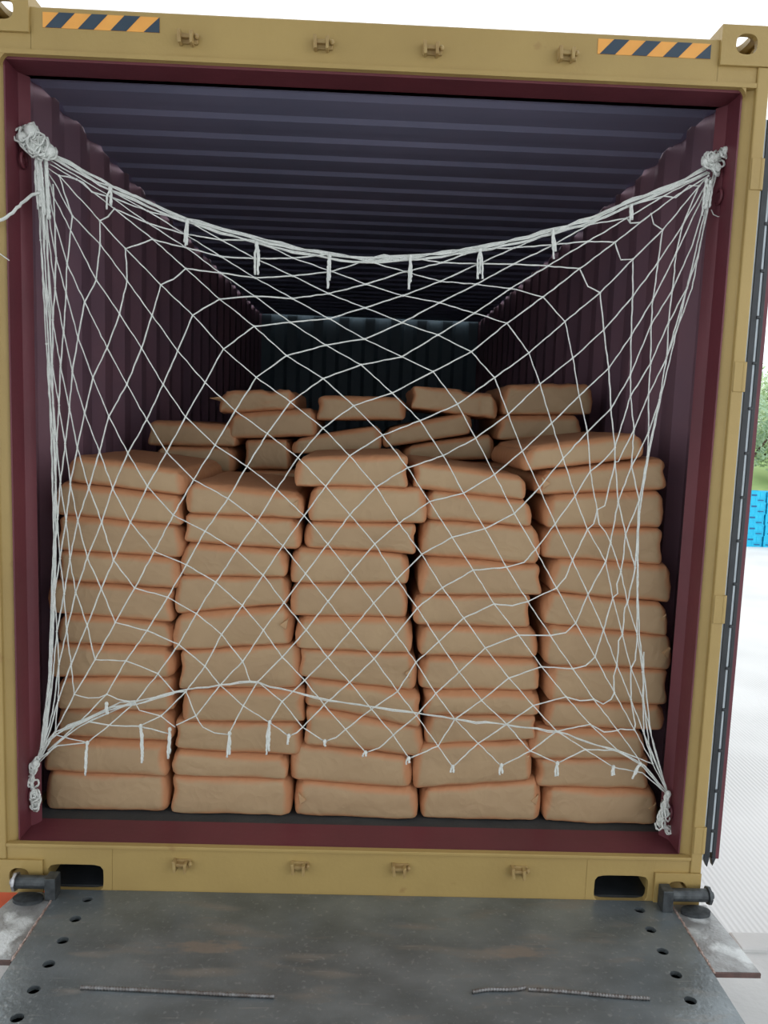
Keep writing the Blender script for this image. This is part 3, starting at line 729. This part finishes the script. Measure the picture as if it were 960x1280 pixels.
FRONT = [
[(-1149,-686,184,189,329,325),(-1150,-683,329,325,460,454),(-1102,-669,461,454,573,572),(-1092,-664,573,572,687,698),(-1127,-661,686,699,813,809),(-1089,
-667,814,808,928,900),(-1129,-668,927,900,1046,1023),(-1080,-640,1048,1023,1157,1136),(-1081,-632,1157,1137,1280,1257),(-1099,-638,1279,1257,1398,1362),
(-1053,-628,1399,1362,1491,1450)],[(-683,-227,195,196,325,327),(-680,-247,325,326,423,413),(-672,-197,423,414,536,542),(-643,-185,537,543,660,670),(-653,
-203,660,669,800,836),(-679,-238,799,836,932,980),(-674,-255,932,980,1072,1085),(-654,-263,1072,1084,1196,1180),(-641,-217,1197,1181,1300,1293),(-633,-211,
1300,1294,1413,1385)],[(-227,241,196,186,318,301),(-245,216,317,301,462,418),(-195,253,463,419,603,533),(-201,239,603,532,717,663),(-221,219,717,663,824,
813),(-235,196,824,812,942,943),(-258,173,941,942,1061,1071),(-260,174,1061,1072,1189,1179),(-214,196,1190,1180,1285,1289),(-200,231,1285,1291,1410,1419),
(-253,158,1409,1417,1510,1532)],[(245,706,179,187,295,347),(212,661,294,346,464,500),(251,666,465,501,581,592),(238,681,581,593,675,684),(219,672,675,684,
804,805),(211,660,804,804,922,915),(189,627,922,914,1034,1041),(204,660,1034,1042,1171,1153),(204,647,1171,1153,1307,1292),(214,609,1307,1291,1416,1386),
(167,584,1414,1385,1510,1468)],[(707,1147,190,191,316,314),(670,1104,315,313,423,441),(634,1075,423,440,543,545),(690,1147,544,547,651,642),(686,1148,651,
642,787,776),(671,1155,787,776,936,908),(663,1130,936,908,1057,1027),(679,1135,1058,1027,1180,1168),(644,1092,1179,1167,1289,1301),(643,1087,1289,1301,
1407,1439),(611,1089,1406,1439,1488,1556),(558,993,1487,1553,1571,1640)],
]
BACK = [
('a',-995,-582,1505,1515,1620,1609,1000),('b',-966,-598,1386,1391,1502,1511,1000),('c',-633,-222,1546,1575,1661,1700,1000),('d',-562,-338,1411,1414,1545,
1552,1000),('e',-673,-325,1660,1690,1759,1783,1000),('f',-342,74,1491,1509,1552,1635,1000),('g',-231,182,1646,1661,1757,1761,1000),('h',74,486,1530,1610,
1614,1711,1000),('i',175,598,1476,1494,1541,1610,1000),('j',198,599,1715,1679,1816,1794,1000),('k',612,1031,1701,1716,1834,1856,1000),('l',597,985,1585,
1605,1697,1710,1000),('m',646,999,1477,1489,1583,1602,1000),
]

# ---------------------------------------------------------------- paper sacks
def sack_mesh(seed, x0, x1, zbl, zbr, ztl, ztr, depth=0.72, messy=0.0, nx=26, ny=12, nz=9):
    rnd = random.Random(seed)
    hw = (x1 - x0) / 2; cx = (x0 + x1) / 2
    zb0 = min(zbl, zbr)
    h = ((ztl - zbl) + (ztr - zbr)) / 2
    rt, rb = min(rnd.uniform(.024, .040), h * .38), rnd.uniform(.012, .022)
    tl, tr = rnd.uniform(0, 1), rnd.uniform(0, 1)
    skew = rnd.uniform(-.012, .012)
    off = Vector((seed * 3.7, seed * 1.3, 0))
    f = lambda i, n: math.sin(math.pi / 2 * (2 * i / n - 1))
    idx = {}; vs = []; fs = []
    def vert(i, j, k):
        key = (i, j, k)
        if key in idx: return idx[key]
        a, b, c = f(i, nx), f(j, ny), f(k, nz)
        H = h / 2
        q = Vector((a * hw, b * depth / 2, c * H))
        r = rt if c > 0 else rb
        lo = Vector((-hw + r, -depth / 2 + r, -H + rb)); hi = Vector((hw - r, depth / 2 - r, H - rt))
        cl = Vector((max(lo.x, min(hi.x, q.x)), max(lo.y, min(hi.y, q.y)), max(lo.z, min(hi.z, q.z))))
        d = q - cl
        if d.length > 1e-7:
            e = Vector((abs(d.x) > 1e-9, abs(d.y) > 1e-9, abs(d.z) > 1e-9))
            p = cl + d.normalized() * r
        else: p = q.copy()
        s = p.x / hw
        # tucked ends: mid height pulled in, corners pushed out
        ea = max(0, (abs(s) - .80) / .20)
        t = tl if s < 0 else tr
        if t < .22: p.x -= math.copysign(1, s) * .010 * ea * math.exp(-(c / .45) ** 2)
        else: p.x += math.copysign(1, s) * ea * (.001 - (.010 + .014 * t) * (abs(c) if c > 0 else .6 * abs(c)) ** 2.2)
        if b < -.5:
            p.y += .022 * ea * ea * (0.25 + t) * (1 + .5 * c)
            p.y -= .006 * (1 - s * s) * (1 - c * c) + skew * s
        # wrinkles
        w1 = noise.noise(Vector((p.x * 7, p.y * 7, p.z * 14)) + off)
        w2 = noise.noise(Vector((p.x * 22, p.y * 16, p.z * 20)) + off * 2)
        w3 = abs(noise.noise(Vector((p.x * 45, p.y * 30, p.z * 12)) + off * 3))
        amp = 1 + 1.6 * ea + 2.5 * messy
        nrm = Vector((0.25 * s, math.copysign(1, b) if abs(b) > .96 else 0, math.copysign(.45, c) if abs(c) > .9 else 0))
        p += nrm * (.0045 * w1 + .0022 * w2 * amp - .0016 * w3 * amp * (1 + ea))
        if messy and s > .15 and c > 0:
            p.z -= messy * .02 * abs(noise.noise(Vector((p.x * 12, p.y * 4, 0)) + off))
        # fit to left and right heights
        u = (s + 1) / 2
        tt = p.z / h + .5
        zb = zbl + (zbr - zbl) * u; zt = ztl + (ztr - ztl) * u
        bow = .004 * math.sin(math.pi * min(max(u, 0), 1))
        z = zb - .001 + (zt - zb + .002) * tt + bow * (tt - .5) * 2 * (1 if tt > .5 else 0)
        idx[key] = len(vs)
        vs.append((p.x, p.y + depth / 2, z - zb0))
        return idx[key]
    for i in range(nx):
        for j in range(ny):
            fs.append((vert(i, j, 0), vert(i, j + 1, 0), vert(i + 1, j + 1, 0), vert(i + 1, j, 0)))
            fs.append((vert(i, j, nz), vert(i + 1, j, nz), vert(i + 1, j + 1, nz), vert(i, j + 1, nz)))
        for k in range(nz):
            fs.append((vert(i, 0, k), vert(i + 1, 0, k), vert(i + 1, 0, k + 1), vert(i, 0, k + 1)))
            fs.append((vert(i, ny, k), vert(i, ny, k + 1), vert(i + 1, ny, k + 1), vert(i + 1, ny, k)))
    for j in range(ny):
        for k in range(nz):
            fs.append((vert(0, j, k), vert(0, j, k + 1), vert(0, j + 1, k + 1), vert(0, j + 1, k)))
            fs.append((vert(nx, j, k), vert(nx, j + 1, k), vert(nx, j + 1, k + 1), vert(nx, j, k + 1)))
    me = bpy.data.meshes.new('paper_sack')
    me.from_pydata(vs, [], fs)
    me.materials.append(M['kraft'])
    me.polygons.foreach_set('use_smooth', [True] * len(me.polygons))
    me.update()
    return me, cx, zb0


def sack(seed, q, y, label, group, depth=0.72, messy=0.0):
    x0, x1, a, b, c, d = [v / 1000 for v in q]
    me, cx, zb = sack_mesh(seed, x0 + .002, x1 - .002, a, b, c, d, depth, messy)
    o = bpy.data.objects.new('paper_sack', me)
    o.location = (cx, y, zb)
    col.objects.link(o)
    tag(o, label, 'sack', group)
    return o


def fold(parent, q, side, size=.05):
    """a folded paper corner lying on the front of a sack, at its left or right end"""
    x0, x1, a, b, c, d = [v / 1000 for v in q]
    zb = min(a, b); hw = (x1 - x0) / 2
    zc = ((b + d) / 2 if side > 0 else (a + c) / 2) - zb
    x = side * (hw - .020)
    tri = [(x, zc + size * .75), (x - side * size, zc + size * .05), (x - side * size * .2, zc - size * .6)]
    m = MB()
    if side < 0: tri.reverse()
    ys = [.002, -.004, .004]
    front = [(p[0], yy - .004, p[1]) for p, yy in zip(tri, ys)]
    back = [(p[0], .022, p[1]) for p in tri]
    m.add(front + back, [(0, 1, 2), (5, 4, 3), (0, 3, 4, 1), (1, 4, 5, 2), (2, 5, 3, 0)])
    m.build('folded_corner', M['kraft_fold'], parent, bevel=.002)


colname = ['leftmost front column', 'front column second from left', 'middle front column', 'front column second from right', 'rightmost front column']
ordn = ['lowest', 'second up from the floor', 'third up from the floor', 'fourth up from the floor', 'fifth up from the floor', 'sixth up from the floor',
        'seventh up from the floor', 'eighth up from the floor', 'ninth up from the floor', 'tenth up from the floor', 'eleventh up from the floor', 'topmost']
folds = {(4, 6): 1, (1, 5): 1, (2, 0): -1, (4, 0): 1, (4, 10): -1, (1, 9): 1, (3, 1): 1, (4, 5): 1, (3, 0): 1, (2, 4): 1}
for ci, stack in enumerate(FRONT):
    for k, q in enumerate(stack):
        q = list(q)
        if k == 0: q[2] = q[3] = 180
        rk = random.Random(ci * 40 + k)
        y = .2 + rk.uniform(-.006, .012)
        word = 'topmost' if k == len(stack) - 1 else ordn[k]
        extra = ''
        if (ci, k) in folds: extra = ' with a crumpled corner'
        n = len((word + colname[ci]).split())
        lab = 'tan paper sack%s, %s, in the %s' % (' with crumpled end' if (ci, k) in folds and 'up from' not in word else '', word, colname[ci])
        s = sack(ci * 40 + k + 1, q, y, lab, 'paper sacks in the front row of the load', messy=.2 if (ci, k) in folds else 0)
        if (ci, k) in folds: fold(s, q, folds[(ci, k)], .030)

back_labels = {
    'a': 'shaded paper sack on the far left of the second row, topmost there',
    'b': 'shaded paper sack under the topmost one at the far left of the second row',
    'c': 'shaded paper sack directly under the crumpled flat-topped sack of the second row',
    'd': 'narrow shaded paper sack end seen low between left and middle of the second row',
    'e': 'crumpled dark sack with torn pointed end, highest on the left of the second row',
    'f': 'shaded paper sack under the short upright topmost sack in the middle of the second row',
    'g': 'boxy topmost paper sack in the middle of the second row, right of crumpled dark sack',
    'h': 'tilted paper sack rising to the right under the drooping sack of the second row',
    'i': 'lower shaded sack beneath the tilted one right of middle in the second row',
    'j': 'topmost paper sack with drooping right end, right of middle in second row',
    'k': 'topmost paper sack at the far right of the second row, squared right end',
    'l': 'shaded paper sack directly under the topmost far right sack of the second row',
    'm': 'third paper sack down at the far right of the second row, mostly in shade'}
for i, r in enumerate(BACK):
    n, q = r[0], r[1:7]
    me_ = 1.2 if n in 'ej' else (.4 if n in 'ak' else 0)
    sack(300 + i, q, 1.0 + (.02 if n in 'dbim' else 0), back_labels[n], 'paper sacks in the second row of the load', depth=.70, messy=me_)
m = MB(); m.add([(-.67, 1.02, 1.735), (-.715, 1.01, 1.728), (-.665, 1.03, 1.715), (-.65, 1.06, 1.74), (-.67, 1.02, 1.728)], [(0, 1, 2), (0, 3, 1), (1, 4, 2), (0, 2, 3), (2, 4, 1)])
e_obj = [o for o in bpy.data.objects if o.get('label') == back_labels['e']][0]
t = m.build('torn_paper_end', M['kraft_fold'], e_obj)
t.location = (-e_obj.location.x, -e_obj.location.y, -e_obj.location.z)
# lower layers of the second row, standing on the floor and carrying the visible ones
for xc, top in ((-.81, 1.386), (-.36, 1.408), (.09, 1.474), (.50, 1.474), (.93, 1.476)):
    n = 9
    hh = (top - .18) / n
    me, _, _ = sack_mesh(500 + int(xc * 10), xc - .205, xc + .205, 0, 0, hh, hh, .70, 0, 14, 6, 5)
    for k in range(n):
        o = bpy.data.objects.new('paper_sack', me)
        o.location = (xc + random.uniform(-.008, .008), 1.02 + random.uniform(-.01, .01), .18 + k * hh)
        col.objects.link(o)
        tag(o, 'paper sack low in the second row, hidden behind the front columns', 'sack', 'paper sacks hidden behind the front columns')

# ---------------------------------------------------------------- cargo net
net = empty('cargo_net', (0, .1, .3))
tag(net, 'white knotted rope cargo net hung across the container opening from its four corners', 'net')
def nbuild(m, name, material=None, smooth=True):
    o = m.build(name, material or M['rope'], net, smooth=smooth)
    o.location = (0, -.1, -.3)
    return o
def mm(p): return Vector((p[0] / 1000, p[1] / 1000, p[2] / 1000))
P = [mm(p) for p in NET_POINTS]
rn = random.Random(5)
def taut(pts, r, wob=.0012, seg=.03):
    """rope path through pts with slight irregularity"""
    out, rad = [], []
    for a, b in zip(pts, pts[1:]):
        d = (b - a).length
        n = max(1, int(d / seg))
        for k in range(n):
            p = a.lerp(b, k / n)
            if k: p = p + Vector((rn.uniform(-wob, wob), rn.uniform(-wob, wob), rn.uniform(-wob, wob)))
            out.append(p); rad.append(r * rn.uniform(.88, 1.12))
    out.append(pts[-1]); rad.append(r)
    return out, rad
m = MB()
used = set()
NSPLIT = 18
for kind_, ids in enumerate(NET_STRANDS):
    runs = [[ids[0]]]
    for a, b in zip(ids, ids[1:]):
        e = (min(a, b), max(a, b))
        if e in used:
            runs.append([b]); continue
        used.add(e); runs[-1].append(b)
    for rrun in runs:
        if len(rrun) < 2: continue
        pts = [P[i] for i in rrun]
        seglen = sum((q - p).length for p, q in zip(pts, pts[1:])) / (len(pts) - 1)
        p_, r_ = taut(pts, (.0021 if kind_ < NSPLIT else .0025), seg=.02)
        m.tube(p_, r_, 5)
for i in NET_KNOTS: m.ball(P[i], .0042, 6, sy=.9)
nbuild(m, 'net_mesh')
for nm, ropes, r in (('head_rope', HEAD_ROPE, .0036), ('foot_rope', FOOT_ROPE, .0027)):
    m = MB()
    for k, rp in enumerate(ropes):
        pts = [mm(p) for p in rp]
        p_, r_ = taut(pts, r if k < 2 else r * .85, .003, .035)
        m.tube(p_, r_, 6)
        p2 = [p + Vector((0, -.004, .004 * math.sin(i * .9 + k))) for i, p in enumerate(p_)]
        m.tube(p2, [x * .6 for x in r_], 5)
    nbuild(m, nm)
for a, b in TASSELS:
    A, B = mm(a), mm(b)
    m = MB(); L = (B - A).length
    m.ball(A, .007, 8, sz=1.3)
    for k in range(2 if L < .06 else 3):
        pts = []
        n = max(4, int(L / .008))
        ox = rn.uniform(-.005, .005) + (k - 1) * .0045
        e = 1 - rn.uniform(0, .3) * (k > 0)
        for i in range(n + 1):
            t = i / n
            pts.append(A.lerp(B, t * e) + Vector((ox * min(1, t * 3) + rn.uniform(-.0012, .0012), -.004 * min(1, t * 2) + rn.uniform(-.0015, .0015), 0)))
        m.tube(pts, [.0036 * rn.uniform(.8, 1.25) for _ in pts], 6)
    nbuild(m, 'tassel')
for ki, kp in enumerate(CORNER_KNOTS):
    m = MB(); pts = [mm(p) for p in kp]
    spread = (.026, .014, .018, .013)[ki]
    for s in range((34, 20, 18, 14)[ki]):
        ctr = rn.choice(pts).lerp(rn.choice(pts), rn.random()) + Vector((rn.uniform(-.006, .006), rn.uniform(-.01, .006), rn.uniform(-.01, .01)))
        path = []
        n = 14
        a0 = rn.uniform(0, 6.28); ax = rn.uniform(.5, 1.0); tilt = rn.uniform(-1, 1)
        for i in range(n + 1):
            a = a0 + i * rn.uniform(.42, .5)
            q = ctr + Vector((math.cos(a) * spread * ax, math.sin(a + tilt) * spread * .5 - .012, math.sin(a) * spread * rn.uniform(.7, 1.2)))
            path.append(q)
        m.tube(path, .0034, 6)
    for ctr in (pts if ki in (0, 2) else pts[:1]):
        m.ball(ctr + Vector((0, -.01, 0)), spread * .8, 10)
    for k in range(5):
        p_, r_ = taut([p + Vector((rn.uniform(-.008, .008), -.012, 0)) for p in pts], .005, .003, .012)
        m.tube(p_, r_, 6)
    nbuild(m, 'corner_knot')
m = MB(); p_, r_ = taut([mm(p) for p in LOOSE_END], .005, .002, .012); m.tube(p_, r_, 6); nbuild(m, 'loose_rope_end')
for te in THIN_ENDS:
    m = MB(); m.tube([mm(p) for p in te], .0018, 5); nbuild(m, 'frayed_cord_end')

# ---------------------------------------------------------------- yard background: crates and trees
def crate_mesh():
    m = MB(); w, d, h = .60, .40, .285
    m.box(0, w, 0, d, 0, .012)
    for (x0, x1, y0, y1) in ((0, w, 0, .012), (0, w, d - .012, d), (0, .012, .012, d - .012), (w - .012, w, .012, d - .012)):
        m.box(x0, x1, y0, y1, .012, h)
    for z in (.0, .12, .265): m.box(-.008, w + .008, -.010, 0, z, z + .018); m.box(-.008, w + .008, d, d + .010, z, z + .018)
    for k in range(6): m.box(k * .115, k * .115 + .018, -.008, 0, .018, .265)
    for x in (-.008, w): m.box(x, x + .008, 0, d, .265, .283)
    return m.mesh('plastic_crate', M['crate'])
cm = crate_mesh()
h = MB(); h.box(.23, .37, -.0125, -.0095, .17, .21); h.box(.05, .20, -.0125, -.0095, .05, .075); h.box(.40, .55, -.0125, -.0095, .05, .075)  # dark plates stand in for the shade inside the handle cutouts
hm = h.mesh('handle_slot', M['crate_dark'])
lv = ['lowest', 'second up', 'third up', 'fourth up', 'topmost']
side = ['left stack', 'right stack']
for cx_, st in ((9.62, 0), (10.27, 1)):
    for k in range(5):
        o = bpy.data.objects.new('plastic_crate', cm); o.location = (cx_ + .02 * (k % 2), 16.8, -1.15 + k * .2855); col.objects.link(o)
        tag(o, 'bright blue plastic crate, %s in the %s standing out in the yard' % (lv[k], side[st]), 'crate', 'blue crates stacked in the yard')
        s = bpy.data.objects.new('handle_slots', hm); s.parent = o; col.objects.link(s)

def tree(x, y, z, hgt, rad, material, label, seed):
    r = random.Random(seed)
    t = empty('bushy_tree', (x, y, z)); tag(t, label, 'tree', 'trees on the bank beyond the yard')
    m = MB(); m.tube([(0, 0, 0), (.05, 0, hgt * .3), (0, .05, hgt * .6)], [.14, .10, .05], 8)
    for k in range(5):
        a = k * 1.3; m.tube([(0, 0, hgt * .3), (math.cos(a) * rad * .5, math.sin(a) * rad * .5, hgt * .6)], [.06, .02], 6)
    m.build('trunk', M['bark'], t)
    m = MB()
    blobs = [(r.uniform(-.6, .6) * rad, r.uniform(-.6, .6) * rad, hgt * r.uniform(.3, .85), rad * r.uniform(.35, .55)) for _ in range(9)]
    for bx, by, bz_, br in blobs:
        for _ in range(330):
            d = Vector((r.gauss(0, 1), r.gauss(0, 1), r.gauss(0, 1))).normalized() * br * r.uniform(.6, 1)
            c = Vector((bx, by, bz_)) + d
            u = Vector((r.gauss(0, 1), r.gauss(0, 1), r.gauss(0, 1))).normalized(); v = u.orthogonal().normalized()
            s = r.uniform(.08, .16)
            m.add([c - u * s, c - v * s * .5, c + u * s, c + v * s * .5], [(0, 1, 2, 3)])
    m.build('foliage', material, t)
tree(16.5, 30.5, -1.1, 5.2, 2.3, M['leaf_dark'], 'mid green bushy tree rising behind the blue crates beyond the yard', 1)
tree(21.5, 38, 0.5, 5.5, 2.6, M['leaf'], 'pale green tree further off on the bank, right of the nearer one', 2)
tree(19.0, 33, -.6, 3.6, 2.0, M['leaf'], 'low pale green bush at the foot of the bank past the crates', 3)
